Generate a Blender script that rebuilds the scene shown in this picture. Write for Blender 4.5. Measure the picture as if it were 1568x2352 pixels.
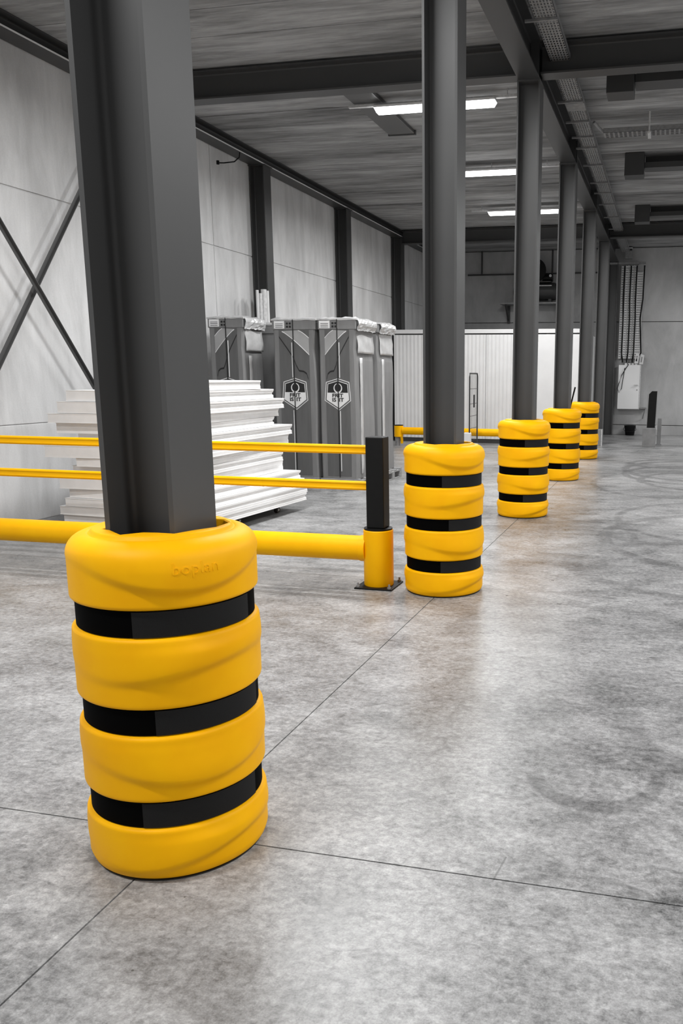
import bpy, math, random
from mathutils import Vector, Matrix
random.seed(7)
for o in list(bpy.data.objects): bpy.data.objects.remove(o)
S = bpy.context.scene
COL = S.collection
PI = math.pi

# ------------------------------------------------------------------ camera
cam_d = bpy.data.cameras.new('camera'); cam = bpy.data.objects.new('camera', cam_d); COL.objects.link(cam)
F, CX, CY = 1904.27, 1079.64, 1233.77
cam_d.sensor_fit = 'VERTICAL'; cam_d.sensor_height = 36.0; cam_d.sensor_width = 24.0
cam_d.lens = 36.0 * F / 2352.0
cam_d.shift_x = (784.0 - CX) / 2352.0
cam_d.shift_y = (CY - 1176.0) / 2352.0
cam_d.clip_start = 0.05; cam_d.clip_end = 200
RT = Vector((0.97357312, 0.22827327, 0.00683294)); UP = Vector((-0.05007312, 0.18417625, 0.98161693)); FW = Vector((-0.22281844, 0.956018, -0.1907394))
M = Matrix((RT, UP, -FW)).transposed().to_4x4(); M.translation = Vector((1.55155, 0, 1.55777))
cam.matrix_world = M
S.camera = cam
# ------------------------------------------------------------------ world, exposure
W = bpy.data.worlds.new('world'); S.world = W; W.use_nodes = True
bg = W.node_tree.nodes['Background']; bg.inputs[0].default_value = (1, 1, 1, 1); bg.inputs[1].default_value = 0.42
S.view_settings.view_transform = 'Standard'; S.view_settings.look = 'None'
S.view_settings.gamma = 1.0; S.view_settings.exposure = 0.0; S.view_settings.use_curve_mapping = False
LAMP_W = 135.0

Y1, SP = 2.32, 3.4818
def CYk(k): return Y1 + SP * (k - 1)
CEIL = 4.93

# ------------------------------------------------------------------ helpers
class MB:
    def __init__(s): s.v = []; s.f = []
    def add(s, vs, fs):
        n = len(s.v); s.v += [tuple(v) for v in vs]; s.f += [tuple(i + n for i in f) for f in fs]; return s
    def box(s, x0, x1, y0, y1, z0, z1):
        return s.add([(x0,y0,z0),(x1,y0,z0),(x1,y1,z0),(x0,y1,z0),(x0,y0,z1),(x1,y0,z1),(x1,y1,z1),(x0,y1,z1)],
                     [(0,3,2,1),(4,5,6,7),(0,1,5,4),(1,2,6,5),(2,3,7,6),(3,0,4,7)])
    def prism(s, prof, a, b, axis):
        """closed profile extruded from a to b. axis z: prof (x,y); x: prof (y,z); y: prof (x,z)"""
        def P(p, t): return {'z': (p[0], p[1], t), 'x': (t, p[0], p[1]), 'y': (p[0], t, p[1])}[axis]
        n = len(prof); vs = [P(p, a) for p in prof] + [P(p, b) for p in prof]
        fs = [(i, (i+1) % n, n + (i+1) % n, n + i) for i in range(n)] + [tuple(range(n))[::-1], tuple(range(n, 2*n))]
        return s.add(vs, fs)
    def cyl(s, p0, p1, r, n=16, r1=None):
        r1 = r if r1 is None else r1
        p0, p1 = Vector(p0), Vector(p1); d = (p1 - p0).normalized()
        a = Vector((0,0,1)) if abs(d.z) < .9 else Vector((1,0,0))
        u = d.cross(a).normalized(); w = d.cross(u)
        vs = [p0 + r*(u*math.cos(2*PI*i/n) + w*math.sin(2*PI*i/n)) for i in range(n)] + [p1 + r1*(u*math.cos(2*PI*i/n) + w*math.sin(2*PI*i/n)) for i in range(n)]
        fs = [(i, (i+1) % n, n + (i+1) % n, n + i) for i in range(n)] + [tuple(range(n))[::-1], tuple(range(n, 2*n))]
        return s.add(vs, fs)
    def tube(s, pts, r, n=8):
        pts = [Vector(p) for p in pts]; rings = []
        for i, p in enumerate(pts):
            d = (pts[min(i+1, len(pts)-1)] - pts[max(i-1, 0)]).normalized()
            a = Vector((0,0,1)) if abs(d.z) < .95 else Vector((1,0,0))
            u = d.cross(a).normalized(); w = d.cross(u)
            rings.append([p + r*(u*math.cos(2*PI*j/n) + w*math.sin(2*PI*j/n)) for j in range(n)])
        vs = [v for R in rings for v in R]
        fs = [(i*n+j, i*n+(j+1) % n, (i+1)*n+(j+1) % n, (i+1)*n+j) for i in range(len(pts)-1) for j in range(n)]
        fs += [tuple(range(n))[::-1], tuple(range((len(pts)-1)*n, len(pts)*n))]
        return s.add(vs, fs)
    def lathe(s, prof, c=(0,0), n=32):
        vs = [(c[0]+r*math.cos(2*PI*j/n), c[1]+r*math.sin(2*PI*j/n), z) for r, z in prof for j in range(n)]
        fs = [(i*n+j, i*n+(j+1) % n, (i+1)*n+(j+1) % n, (i+1)*n+j) for i in range(len(prof)-1) for j in range(n)]
        fs += [tuple(range(n))[::-1], tuple(range((len(prof)-1)*n, len(prof)*n))]
        return s.add(vs, fs)
    def mesh(s, name, mat=None, smooth=False):
        m = bpy.data.meshes.new(name); m.from_pydata(s.v, [], s.f); m.update()
        import bmesh
        b = bmesh.new(); b.from_mesh(m); bmesh.ops.recalc_face_normals(b, faces=b.faces); b.to_mesh(m); b.free()
        if mat: m.materials.append(mat)
        if smooth:
            m.polygons.foreach_set('use_smooth', [True]*len(m.polygons))
            try: m.set_sharp_from_angle(angle=math.radians(38))
            except Exception: pass
        return m
    def build(s, name, mat, parent=None, smooth=False, bevel=0, kind=None):
        o = bpy.data.objects.new(name, s.mesh(name, mat, smooth)); COL.objects.link(o)
        if parent: o.parent = parent
        if bevel:
            md = o.modifiers.new('bevel', 'BEVEL'); md.width = bevel; md.segments = 2; md.limit_method = 'ANGLE'
        if kind: o['kind'] = kind
        return o
def B(*a): return MB().box(*a)
def tag(o, label, cat, group=None):
    o['label'] = label; o['category'] = cat
    if group: o['group'] = group
    return o
def thing(name, label, cat, loc=(0,0,0), rz=0, group=None):
    o = bpy.data.objects.new(name, None); COL.objects.link(o); o.location = loc; o.rotation_euler = (0,0,rz); o.empty_display_size = .1
    return tag(o, label, cat, group)
def struct(o): o['kind'] = 'structure'; return o
def dup(root, loc, rz=None, label=None):
    kids = [(c, [g for g in c.children]) for c in root.children]
    r = root.copy(); COL.objects.link(r); r.location = loc
    if rz is not None: r.rotation_euler = (0,0,rz)
    if label: r['label'] = label
    for c, gs in kids:
        k = c.copy(); COL.objects.link(k); k.parent = r
        for g in gs:
            q = g.copy(); COL.objects.link(q); q.parent = k
    return r
def text_mesh(body, size, thick, align='CENTER', bold=0.0):
    c = bpy.data.curves.new('t', 'FONT'); c.body = body; c.size = size; c.align_x = align; c.align_y = 'CENTER'; c.extrude = thick; c.offset = bold; c.resolution_u = 3
    o = bpy.data.objects.new('t', c); COL.objects.link(o)
    bpy.context.view_layer.update()
    m = bpy.data.meshes.new_from_object(o.evaluated_get(bpy.context.evaluated_depsgraph_get()))
    bpy.data.objects.remove(o); bpy.data.curves.remove(c)
    return m

# ------------------------------------------------------------------ materials
class NT:
    def __init__(s, name):
        s.m = bpy.data.materials.new(name); s.m.use_nodes = True; s.t = s.m.node_tree; s.b = s.t.nodes['Principled BSDF']
    def n(s, typ, **kw):
        n = s.t.nodes.new(typ)
        for k, v in kw.items():
            if hasattr(n, k): setattr(n, k, v)
            else: n.inputs[k].default_value = v
        return n
    def l(s, a, b): s.t.links.new(a, b)
    def math(s, op, a, b=None, c=None, clamp=False):
        n = s.t.nodes.new('ShaderNodeMath'); n.operation = op; n.use_clamp = clamp
        for i, x in enumerate((a, b, c)):
            if x is None: continue
            if isinstance(x, (int, float)): n.inputs[i].default_value = x
            else: s.l(x, n.inputs[i])
        return n.outputs[0]
    def pos(s, scale=(1,1,1), obj=False):
        if obj: src = s.n('ShaderNodeTexCoord').outputs['Object']
        else: src = s.n('ShaderNodeNewGeometry').outputs['Position']
        mp = s.n('ShaderNodeMapping'); mp.inputs['Scale'].default_value = scale; s.l(src, mp.inputs['Vector']); return mp.outputs[0]
    def noise(s, vec, scale, detail=4, rough=.55, dist=0.0):
        n = s.t.nodes.new('ShaderNodeTexNoise'); n.inputs['Scale'].default_value = scale; n.inputs['Detail'].default_value = detail
        n.inputs['Roughness'].default_value = rough; n.inputs['Distortion'].default_value = dist; s.l(vec, n.inputs['Vector']); return n.outputs[0]
    def ramp(s, fac, stops):
        r = s.t.nodes.new('ShaderNodeValToRGB'); e = r.color_ramp.elements
        e[0].position, e[1].position = stops[0][0], stops[-1][0]
        for p, _ in stops[1:-1]: e.new(p)
        for el, (p, c) in zip(sorted(e, key=lambda q: q.position), stops): el.color = (c, c, c, 1) if isinstance(c, (int, float)) else (*c, 1)
        s.l(fac, r.inputs[0]); return r.outputs[0]
    def bump(s, h, strength, dist=.01):
        b = s.t.nodes.new('ShaderNodeBump'); b.inputs['Strength'].default_value = strength; b.inputs['Distance'].default_value = dist
        s.l(h, b.inputs['Height']); s.l(b.outputs[0], s.b.inputs['Normal'])
def gray(name, v, rough=.5, metal=0.0, var=.08, scale=6.0, stretch=(1,1,1), bump=0.0, spec=None):
    k = NT(name); p = k.pos(stretch); n = k.noise(p, scale, 5)
    k.l(k.ramp(n, [(.3, max(0, v*(1-var))), (.7, v*(1+var))]), k.b.inputs['Base Color'])
    k.b.inputs['Roughness'].default_value = rough; k.b.inputs['Metallic'].default_value = metal
    if spec is not None: k.b.inputs['Specular IOR Level'].default_value = spec
    if bump: k.bump(n, bump)
    return k.m
def yellow(name, c0, c1, rough=.42):
    k = NT(name); p = k.pos(); n = k.noise(p, 5, 3); g = k.noise(p, 700, 2)
    k.l(k.ramp(n, [(.3, c0), (.7, c1)]), k.b.inputs['Base Color']); k.b.inputs['Roughness'].default_value = rough; k.b.inputs['Specular IOR Level'].default_value = .14
    k.bump(g, .12, .002); return k.m
M_STEEL = gray('steel_paint_grey', .072, .40, var=.06, scale=2, spec=.35)
M_BEAM = gray('steel_paint_dark', .05, .42, var=.06, scale=2, spec=.35)
M_YEL = yellow('yellow_plastic', (.95, .44, .0), (1.0, .50, .0), .48)
M_YPAINT = yellow('yellow_paint', (.96, .46, .0), (1.0, .51, .0), .45)
M_STRAP = gray('black_webbing', .0012, .7, var=.15, scale=300, spec=.03)
M_FLAP = gray('black_hook_tape', .010, .65, var=.25, scale=400, spec=.2)
M_BLACK = gray('black_coating', .006, .5, var=.1, scale=20, spec=.2)
M_DARK = gray('dark_rubber', .03, .6)
M_GALV = gray('galvanised_steel', .62, .38, metal=.25, var=.18, scale=25)
M_GALVD = gray('weathered_galvanised', .27, .5, metal=.4, var=.2, scale=20)
M_ZINC = gray('bright_zinc', .85, .4, var=.1, scale=40)
M_WHITE = gray('white_sheet', .70, .4, var=.04, scale=3)
M_FOAM = gray('white_foam', .84, .8, var=.04, scale=9)
M_SKIN = gray('white_steel_skin', .86, .45, var=.03, scale=5)
M_CARD = gray('grey_cardboard', .21, .75, var=.10, scale=4, stretch=(3,3,.6))
M_CARDD = gray('dark_printed_cardboard', .115, .7, var=.10, scale=4, stretch=(4,4,.5))
M_CARDL = gray('light_printed_cardboard', .36, .7, var=.08, scale=4)
M_FILM = gray('stretch_film', .50, .25, var=.14, scale=7, bump=.12)
M_PRINTW = gray('white_print', .80, .6, var=.03)
M_PRINTK = gray('black_print', .012, .6, var=.1)
M_WOOD = gray('grey_pallet_wood', .28, .8, var=.25, scale=12, stretch=(1,1,8))
M_CABINET = gray('cabinet_paint', .84, .4, var=.04, scale=2)
M_BLOCK = gray('grey_block', .22, .7, var=.12, scale=8)
def lampmat():
    k = NT('lamp_diffuser'); k.b.inputs['Base Color'].default_value = (.9,.9,.9,1); k.b.inputs['Emission Color'].default_value = (1,1,1,1); k.b.inputs['Emission Strength'].default_value = 9.0; return k.m
M_LAMP = lampmat()
def concrete(name, lo, hi, stretch, scale, rough=.8, bump=.25, fine=60):
    k = NT(name); p = k.pos(stretch); n1 = k.noise(p, scale, 8, .62, .4); p2 = k.pos(); n2 = k.noise(p2, .55, 4, .5); n3 = k.noise(p2, fine, 3)
    a = k.math('MULTIPLY', n1, .55); a = k.math('MULTIPLY_ADD', n2, .35, a); a = k.math('MULTIPLY_ADD', n3, .10, a)
    k.l(k.ramp(a, [(.36, lo), (.64, hi)]), k.b.inputs['Base Color']); k.b.inputs['Roughness'].default_value = rough
    k.b.inputs['Specular IOR Level'].default_value = .25
    k.bump(k.math('ADD', n1, k.math('MULTIPLY', n3, .3)), bump, .01); return k.m
M_WALL = concrete('precast_wall_concrete', .46, .72, (1,1,.22), 3.2)
M_WALLB = concrete('back_wall_concrete', .30, .52, (1,1,.5), 1.6)
def ceilmat():
    k = NT('ceiling_concrete'); n1 = k.noise(k.pos((.13, 1, 1)), 9.0, 9, .68, .3); n2 = k.noise(k.pos((.015, 1, .01)), 1.5, 3, .6); n3 = k.noise(k.pos((.5, 1, 1)), 1.2, 4)
    a = k.math('MULTIPLY', n1, .45); a = k.math('MULTIPLY_ADD', n2, .35, a); a = k.math('MULTIPLY_ADD', n3, .20, a)
    k.l(k.ramp(a, [(.38, .11), (.50, .26), (.62, .44)]), k.b.inputs['Base Color']); k.b.inputs['Roughness'].default_value = .85; k.b.inputs['Specular IOR Level'].default_value = .2
    k.bump(n1, .5, .012); return k.m
M_CEIL = ceilmat()
def floormat():
    k = NT('polished_concrete_floor'); P = k.pos()
    big = k.noise(k.pos((.55, 1.0, 1)), .62, 4, .55, .3)
    mid = k.noise(k.pos((.7, 1.0, 1)), 3.6, 9, .70, .25)
    fine = k.noise(P, 30, 10, .75, .2)
    grit = k.noise(P, 160, 4, .7)
    a = k.math('MULTIPLY', big, .28); a = k.math('MULTIPLY_ADD', mid, .27, a); a = k.math('MULTIPLY_ADD', fine, .30, a); a = k.math('MULTIPLY_ADD', grit, .15, a)
    base = k.ramp(a, [(.40, .085), (.46, .20), (.515, .31), (.60, .48)])
    crisp = k.ramp(k.noise(k.pos((.75, 1, 1)), 48, 8, .72, .15), [(.36, .72), (.5, .95), (.64, 1.12)])
    scuff = k.ramp(k.noise(k.pos((.6, 1.0, 1)), 13, 8, .75, .8), [(.36, .66), (.46, .96), (.66, 1.10)])
    cm = k.n('ShaderNodeMix', data_type='RGBA', blend_type='MULTIPLY'); cm.inputs[0].default_value = 1.0; k.l(crisp, cm.inputs[6]); k.l(scuff, cm.inputs[7])
    bm = k.n('ShaderNodeMix', data_type='RGBA', blend_type='MULTIPLY'); bm.inputs[0].default_value = 1.0; k.l(base, bm.inputs[6]); k.l(cm.outputs[2], bm.inputs[7]); base = bm.outputs[2]
    sep = k.n('ShaderNodeSeparateXYZ'); k.l(k.n('ShaderNodeNewGeometry').outputs['Position'], sep.inputs[0]); X, Yy = sep.outputs[0], sep.outputs[1]
    wob = k.math('MULTIPLY', k.math('SUBTRACT', k.noise(P, 2.2, 4), .5), .10)
    def ring(cx, cy, r, w, sx=1.0, ax=0, ay=-1, half=None):
        dx = k.math('MULTIPLY', k.math('SUBTRACT', X, cx), sx); dy = k.math('SUBTRACT', Yy, cy)
        d = k.math('SQRT', k.math('ADD', k.math('MULTIPLY', dx, dx), k.math('MULTIPLY', dy, dy)))
        d = k.math('ADD', d, wob) if r > .5 else d
        m = k.math('SUBTRACT', 1.0, k.math('DIVIDE', k.math('ABSOLUTE', k.math('SUBTRACT', d, r)), w), clamp=True)
        m = k.math('MULTIPLY', m, 2.5, clamp=True)
        if half is not None:
            q = k.math('DIVIDE', k.math('ADD', k.math('MULTIPLY', dx, ax), k.math('MULTIPLY', dy, ay)), r)
            m = k.math('MULTIPLY', m, k.math('MULTIPLY', k.math('SUBTRACT', q, half), 3.0, clamp=True))
        return m
    tot = None
    for args, amt in [((1.345, 3.13, .285, .05, 1.15, .25, -1, -.15), .30), ((1.05, 3.75, .30, .07, 1.2, -1, -.4, .3), .22), ((1.9, 3.65, .45, .09, 1.0, -.4, -1, .1), .22),
                      ((1.9, 13.9, 1.25, .10, 1.3), .38), ((2.1, 14.6, 1.55, .12, 1.3), .36), ((1.7, 15.6, .75, .10, 1.0), .38), ((2.3, 13.1, 1.2, .09, 1.1), .34), ((1.6, 12.6, 1.5, .08, 1.4), .22),
                      ((2.2, 9.4, 1.35, .07, 1.2), .25), ((.3, 8.2, 1.0, .05, 1.0, 1, -.2, .3), .20), ((2.6, 8.3, 1.6, .09, 1.0), .26), ((2.2, 7.0, 1.1, .08, .8), .20)]:
        m = k.math('MULTIPLY', ring(*args), amt*1.15); tot = m if tot is None else k.math('MAXIMUM', tot, m)
    brk = k.math('MULTIPLY', k.math('SUBTRACT', k.noise(P, 7, 6), .22), 3.2, clamp=True)
    tot = k.math('MULTIPLY', tot, brk)
    for (ax, ay), (bx, by) in (((-.332, 5.63), (-.005, 5.418)), ((.20, 6.06), (.515, 5.80)), ((1.093, 2.305), (1.11, 2.45))):
        L = math.hypot(bx-ax, by-ay); ux, uy = (bx-ax)/L, (by-ay)/L
        dx = k.math('SUBTRACT', X, ax); dy = k.math('SUBTRACT', Yy, ay)
        al = k.math('ADD', k.math('MULTIPLY', dx, ux), k.math('MULTIPLY', dy, uy)); ac = k.math('ADD', k.math('MULTIPLY', dx, -uy), k.math('MULTIPLY', dy, ux))
        m = k.math('MULTIPLY', k.math('LESS_THAN', k.math('ABSOLUTE', ac), .003), k.math('LESS_THAN', k.math('ABSOLUTE', k.math('SUBTRACT', al, L/2)), L/2))
        tot = k.math('MAXIMUM', tot, k.math('MULTIPLY', m, .35))
    # small dark specks
    vo = k.t.nodes.new('ShaderNodeTexVoronoi'); vo.inputs['Scale'].default_value = 5.5; k.l(P, vo.inputs['Vector'])
    sp = k.math('LESS_THAN', vo.outputs['Distance'], .022); sp = k.math('MULTIPLY', sp, .6)
    tot = k.math('MAXIMUM', tot, sp)
    keep = k.math('SUBTRACT', 1.0, tot)
    mx = k.n('ShaderNodeMix', data_type='RGBA', blend_type='MULTIPLY'); mx.inputs[0].default_value = 1.0
    k.l(base, mx.inputs[6]); k.l(keep, mx.inputs[7]); k.l(mx.outputs[2], k.b.inputs['Base Color'])
    k.l(k.ramp(mid, [(.3, .25), (.7, .40)]), k.b.inputs['Roughness'])
    k.b.inputs['Specular IOR Level'].default_value = .42
    k.bump(k.math('ADD', mid, k.math('MULTIPLY', fine, .4)), .10, .006)
    return k.m
M_FLOOR = floormat()
M_JOINT = gray('joint_filler', .03, .9)

# ================================================================== SETTING
fl = struct(B(-5.15, 8, -3, 23.6, -.12, -.035).build('floor', M_JOINT))
g = .003
for xa, xb in ((-5.12, 0), (0, 8)):
    for ya, yb in ((-3, Y1), (Y1, CYk(4)), (CYk(4), 23.5)):
        B(xa+g, xb-g, ya+g, yb-g, -.04, 0).build('floor_slab', M_FLOOR, fl)
ce = struct(B(-5.15, 8, -3, 23.6, CEIL+.10, CEIL+.2).build('ceiling', M_CEIL))
y = -3.0; i = 0
while y < 23.4:
    w = .60; dz = random.uniform(-.004, .004)
    B(-5.12, 8, y+.004, min(y+w, 23.5)-.004, CEIL+dz, CEIL+.11).build('ceiling_plank', M_CEIL, ce); y += w
wl = struct(B(-5.30, -5.016, -3, 23.38, 0, CEIL-.01).build('wall_left', M_WALL))
for ya, yb in ((-3, 2.0), (2.0, 11.5), (11.5, 23.38)):
    for za, zb in ((0, 1.03), (1.03, 3.40), (3.40, CEIL-.005)):
        B(-5.02, -5.0, ya+.008, yb-.008, za+((.003 if za < 2 else .008) if za else 0), zb-(.003 if zb < 2 else .008)).build('wall_panel', M_WALL, wl, bevel=.006)
wb = struct(B(-5.12, 8, 23.52, 23.7, 0, CEIL+.1).build('wall_back', M_WALLB))
for xa, xb in ((-4.99, 0.0), (0.0, 8)):
    for za, zb in ((0, .27), (.27, 3.02), (3.02, CEIL-.005)):
        B(xa+.006, xb-.006, 23.4, 23.53, za+(.008 if za else 0), zb-.008).build('wall_panel', M_WALLB, wb, bevel=.005)

# ------------------------------------------------------------------ steel frame
def isec(h, b, tf=.017, tw=.010, r=.02):
    """I section, flanges facing +-x"""
    x0, x1 = h/2, h/2 - tf; P = [(x0, -b/2), (x0, b/2), (x1, b/2)]
    def fil(cx, cy, a0, a1): return [(cx + r*math.cos(a0+(a1-a0)*i/5), cy + r*math.sin(a0+(a1-a0)*i/5)) for i in range(6)]
    P += fil(x1-r, tw/2+r, 0, -PI/2)
    P += fil(-x1+r, tw/2+r, -PI/2, -PI)
    P += [(-x1, b/2), (-x0, b/2), (-x0, -b/2), (-x1, -b/2)]
    P += fil(-x1+r, -tw/2-r, PI, PI/2)
    P += fil(x1-r, -tw/2-r, PI/2, 0)
    P += [(x1, -b/2)]
    return P
ORD = {1: 'nearest', 2: 'second', 3: 'third', 4: 'fourth', 5: 'fifth'}
col_me = MB().prism(isec(.24, .24), .004, 4.545, 'z').mesh('column_shaft', M_STEEL, True)
cap_me = B(-.12, .12, -.13, .13, 4.545, 4.56).mesh('cap_plate', M_STEEL)
base_me = B(-.125, .125, -.125, .125, 0, .012).mesh('base_plate', M_STEEL)
for k in range(1, 8):
    lab = {6: 'dark grey steel column without guard standing behind the furthest yellow guard', 7: 'dark grey steel column standing against the back wall left of the white cabinet'}.get(k)
    if not lab: lab = {1: 'nearest, largest grey steel column rising out of the front yellow guard'}.get(k, ORD[k] + ' grey steel column of the row, counted from the camera')
    t = thing('steel_column', lab, 'column', (0, CYk(k) if k < 7 else 23.22, 0), 0, 'free-standing row of steel columns')
    for nm, me in (('shaft', col_me), ('cap_plate', cap_me), ('base_plate', base_me)):
        o = bpy.data.objects.new(nm, me); COL.objects.link(o); o.parent = t
wlab = {2: 'wall column at the near end of the cross bracing', 3: 'wall column behind the nearest column, at the far end of the cross bracing', 4: 'wall column with steel tubes leaning beside it, left of the wrapped cartons',
        5: 'wall column rising behind the two cartons with logos', 6: 'wall column rising behind the left end of the white cold room', }
wc_me = MB().prism(isec(.24, .24), 0, 4.765, 'z').mesh('column_shaft', M_BEAM, True)
for k in range(2, 7):
    t = thing('wall_column', 'dark steel ' + wlab[k], 'column', (-4.86, CYk(k), 0), 0, 'columns along the left wall')
    o = bpy.data.objects.new('shaft', wc_me); COL.objects.link(o); o.parent = t
    B(-.15, .15, -.13, .13, 4.755, 4.768).build('cap_plate', M_BEAM, t)
def swap(P): return [(b, a) for a, b in P]
# beam along the row: flanges top and bottom
def beam_prof(h, b, zc, hc):           # (horizontal, vertical) profile
    return [(hc + q[1], zc + q[0]) for q in isec(h, b, .018, .012)]
t = thing('row_beam', 'dark steel girder running along the tops of the column row', 'beam', (0, 0, 0))
MB().prism(beam_prof(.365, .22, 4.561+.1825, 0), -2.8, 23.38, 'y').build('girder', M_BEAM, t, True)
for k in range(1, 7):
    for sx in (-1, 1):
        for dy in (-.11, .11): B(sx*.012, sx*.105, CYk(k)+dy-.006, CYk(k)+dy+.006, 4.58, 4.908).build('stiffener', M_BEAM, t)
t = thing('wall_beam', 'dark steel beam running along the top of the left concrete wall', 'beam')
MB().prism(beam_prof(.16, .24, 4.77+.08, -4.86), -2.8, 23.38, 'y').build('girder', M_BEAM, t, True)
B(-4.742, -4.732, -2.8, 23.3, 4.772, 4.786).build('edge_strip', M_WHITE, t)  # white strip paints the highlight on the lit lower flange edge
for k, a, b, lab in ((3, -4.73, -.118, 'near cross beam left of the row, from third column to left wall'), (3, .118, 7.9, 'near cross beam right of the row at the third column'),
                (6, -4.73, -.118, 'far cross beam left of the row, above the white cold room'), (6, .118, 7.9, 'far cross beam right of the row, in front of the back wall')):
    MBx = MB().prism(beam_prof(.30, .20, 4.61+.15, CYk(k)), a, b, 'x')
    tag(MBx.build('cross_beam', M_BEAM, None, True), 'dark steel ' + lab, 'beam', 'cross beams under the ceiling')
# cross bracing
def brace(y0, z0, y1, z1, x, lab):
    a = Vector((0, y0, z0)); b = Vector((0, y1, z1)); L = (b-a).length
    o = MB().add(*[[], []]) if False else MB()
    prof = [(0,0),(.046,0),(.046,.007),(.007,.007),(.007,.04),(0,.04)]   # (across, out)
    d = (b-a).normalized(); n = Vector((0, -d.z, d.y)); vs = []
    if n.y < 0: n = -n
    for e in (a, b):
        for p, q in prof: vs.append(tuple(e + n*(.023 - p) + Vector((x+q, 0, 0))))
    nn = len(prof)
    o.add(vs, [(i, (i+1) % nn, nn+(i+1) % nn, nn+i) for i in range(nn)] + [tuple(range(nn))[::-1], tuple(range(nn, 2*nn))])
    tag(o.build('bracing_angle', M_STEEL), lab, 'brace', 'cross bracing on the left wall')
brace(5.93, 4.56, 9.15, .33, -4.79, 'slim dark steel bracing angle running down to the right across the left wall')
brace(5.93, .16, 9.15, 4.45, -4.87, 'slim dark steel bracing angle running up to the right, behind the other one')

# ================================================================== COLUMN GUARDS
SEG = [(.0, .180), (.268, .482), (.568, .790), (.876, 1.085)]
HOLE = [(-.128,.135),(-.128,-.126),(-.095,-.130),(-.015,-.190),(.025,-.137),(.07,-.130),(.125,-.132),(.15,-.06),(.185,0),(.185,.09),(.14,.135)]
def hole_r(th):
    d = (math.cos(th), math.sin(th)); best = .12
    for i in range(len(HOLE)):
        (ax, ay), (bx, by) = HOLE[i], HOLE[(i+1) % len(HOLE)]
        ex, ey = bx-ax, by-ay; den = d[0]*ey - d[1]*ex
        if abs(den) < 1e-9: continue
        t = (ax*ey - ay*ex)/den; u = (ax*d[1] - ay*d[0])/den
        if t > 0 and -1e-6 <= u <= 1+1e-6: best = max(best, t)
    return best
def sm(a, b, x):
    t = max(0, min(1, (x-a)/(b-a))); return t*t*(3-2*t)
def ridge(si, th, z):
    z0, z1 = SEG[si]; H = z1-z0; d = math.degrees(th)
    if si == 3: zc = .985 - .045*math.cos(math.radians(2*(d+45))); amp, up = .022, .20
    elif si == 2: zc = z0+.56*H + .026*math.cos(math.radians(2*(d+0))); amp, up = .019, .13
    elif si == 1: zc = z0+.47*H - .032*math.cos(math.radians(2*(d+44))); amp, up = .020, .13
    else: zc = z0+.48*H + .036*math.cos(math.radians(2*(d-2))); amp, up = .019, .13
    fade = .12 + .88*(.5+.5*math.cos(math.radians(2*(d+38))))**1.2
    rise = sm(zc-.034, zc+.004, z)
    tail = 1 - .8*sm(zc+.01, zc+up, z)
    edge = sm(z0-.01, z0+.04, z)*(1-sm(z1-.05, z1, z)) if si != 3 else 1-sm(.99, 1.05, z)*.5
    return amp*fade*rise*tail*edge
RB = .287
def guard_mesh():
    NTH = 160; rings = []
    rings.append((.006, lambda th: .258)); rings.append((.006, lambda th: .268)); rings.append((.014, lambda th: .280))
    for si, (z0, z1) in enumerate(SEG):
        lip = .012; zs = []
        n = 26
        if si > 0: zs += [(z0, -.015), (z0+.001, -.0095), (z0+.0035, -.0045), (z0+.0075, -.0012)]
        if si == 0: za = .035
        else: za = z0+.012
        zb = z1-.012 if si < 3 else 1.015
        if si == 0: zs += [(.022, -.004)]
        zs += [(za+(zb-za)*i/n, 0) for i in range(n+1)]
        if si < 3: zs += [(z1-.0075, -.0012), (z1-.0035, -.0045), (z1-.001, -.0095), (z1, -.015)]
        for z, dr in zs:
            rings.append((z, (lambda th, z=z, dr=dr, si=si: RB + dr + ridge(si, th, z))))
        if si < 3: rings.append((z1+.004, lambda th: RB-.020)); rings.append((SEG[si+1][0]-.004, lambda th: RB-.020))
    # shoulder and top
    for a in range(1, 9):
        q = a/8*PI/2
        rings.append((1.015+.06*math.sin(q), (lambda th, q=q: RB-.06+.06*math.cos(q) + ridge(3, th, 1.015)*max(0, 1-q/1.2))))
    rings += [(1.0735, lambda th: .224), (1.072, lambda th: .221), (1.074, lambda th: .2175), (1.081, lambda th: .213), (1.085, lambda th: .2095), (1.086, lambda th: max(.2055, hole_r(th)+.007))]
    rings += [(1.086, lambda th: hole_r(th)+.004), (1.082, lambda th: hole_r(th)), (.90, lambda th: hole_r(th)-.002), (.6, lambda th: hole_r(th)-.002)]
    vs = []; fs = []
    for z, rf in rings:
        for j in range(NTH):
            th = -PI + 2*PI*j/NTH; r = rf(th); vs.append((r*math.cos(th), r*math.sin(th), z))
    for i in range(len(rings)-1):
        for j in range(NTH): fs.append((i*NTH+j, i*NTH+(j+1) % NTH, (i+1)*NTH+(j+1) % NTH, (i+1)*NTH+j))
    m = MB().add(vs, fs)
    return m.mesh('guard_shell', M_YEL, True)
def band(r0, r1, z0, z1, a0, a1, n, closed):
    mb = MB(); prof = [(r0, z0), (r1, z0), (r1, z1), (r0, z1)]; N = n if closed else n+1
    vs = [(r*math.cos(a0+(a1-a0)*j/n), r*math.sin(a0+(a1-a0)*j/n), z) for j in range(N) for r, z in prof]
    fs = []
    for j in range(n):
        jj = (j+1) % N
        for q in range(4): fs.append((j*4+q, j*4+(q+1) % 4, jj*4+(q+1) % 4, jj*4+q))
    if not closed: fs += [(0,1,2,3), (N*4-4, N*4-3, N*4-2, N*4-1)]
    return mb.add(vs, fs)
shell_me = guard_mesh()
strap_me = []; flap_me = []
R_ = math.radians
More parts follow.
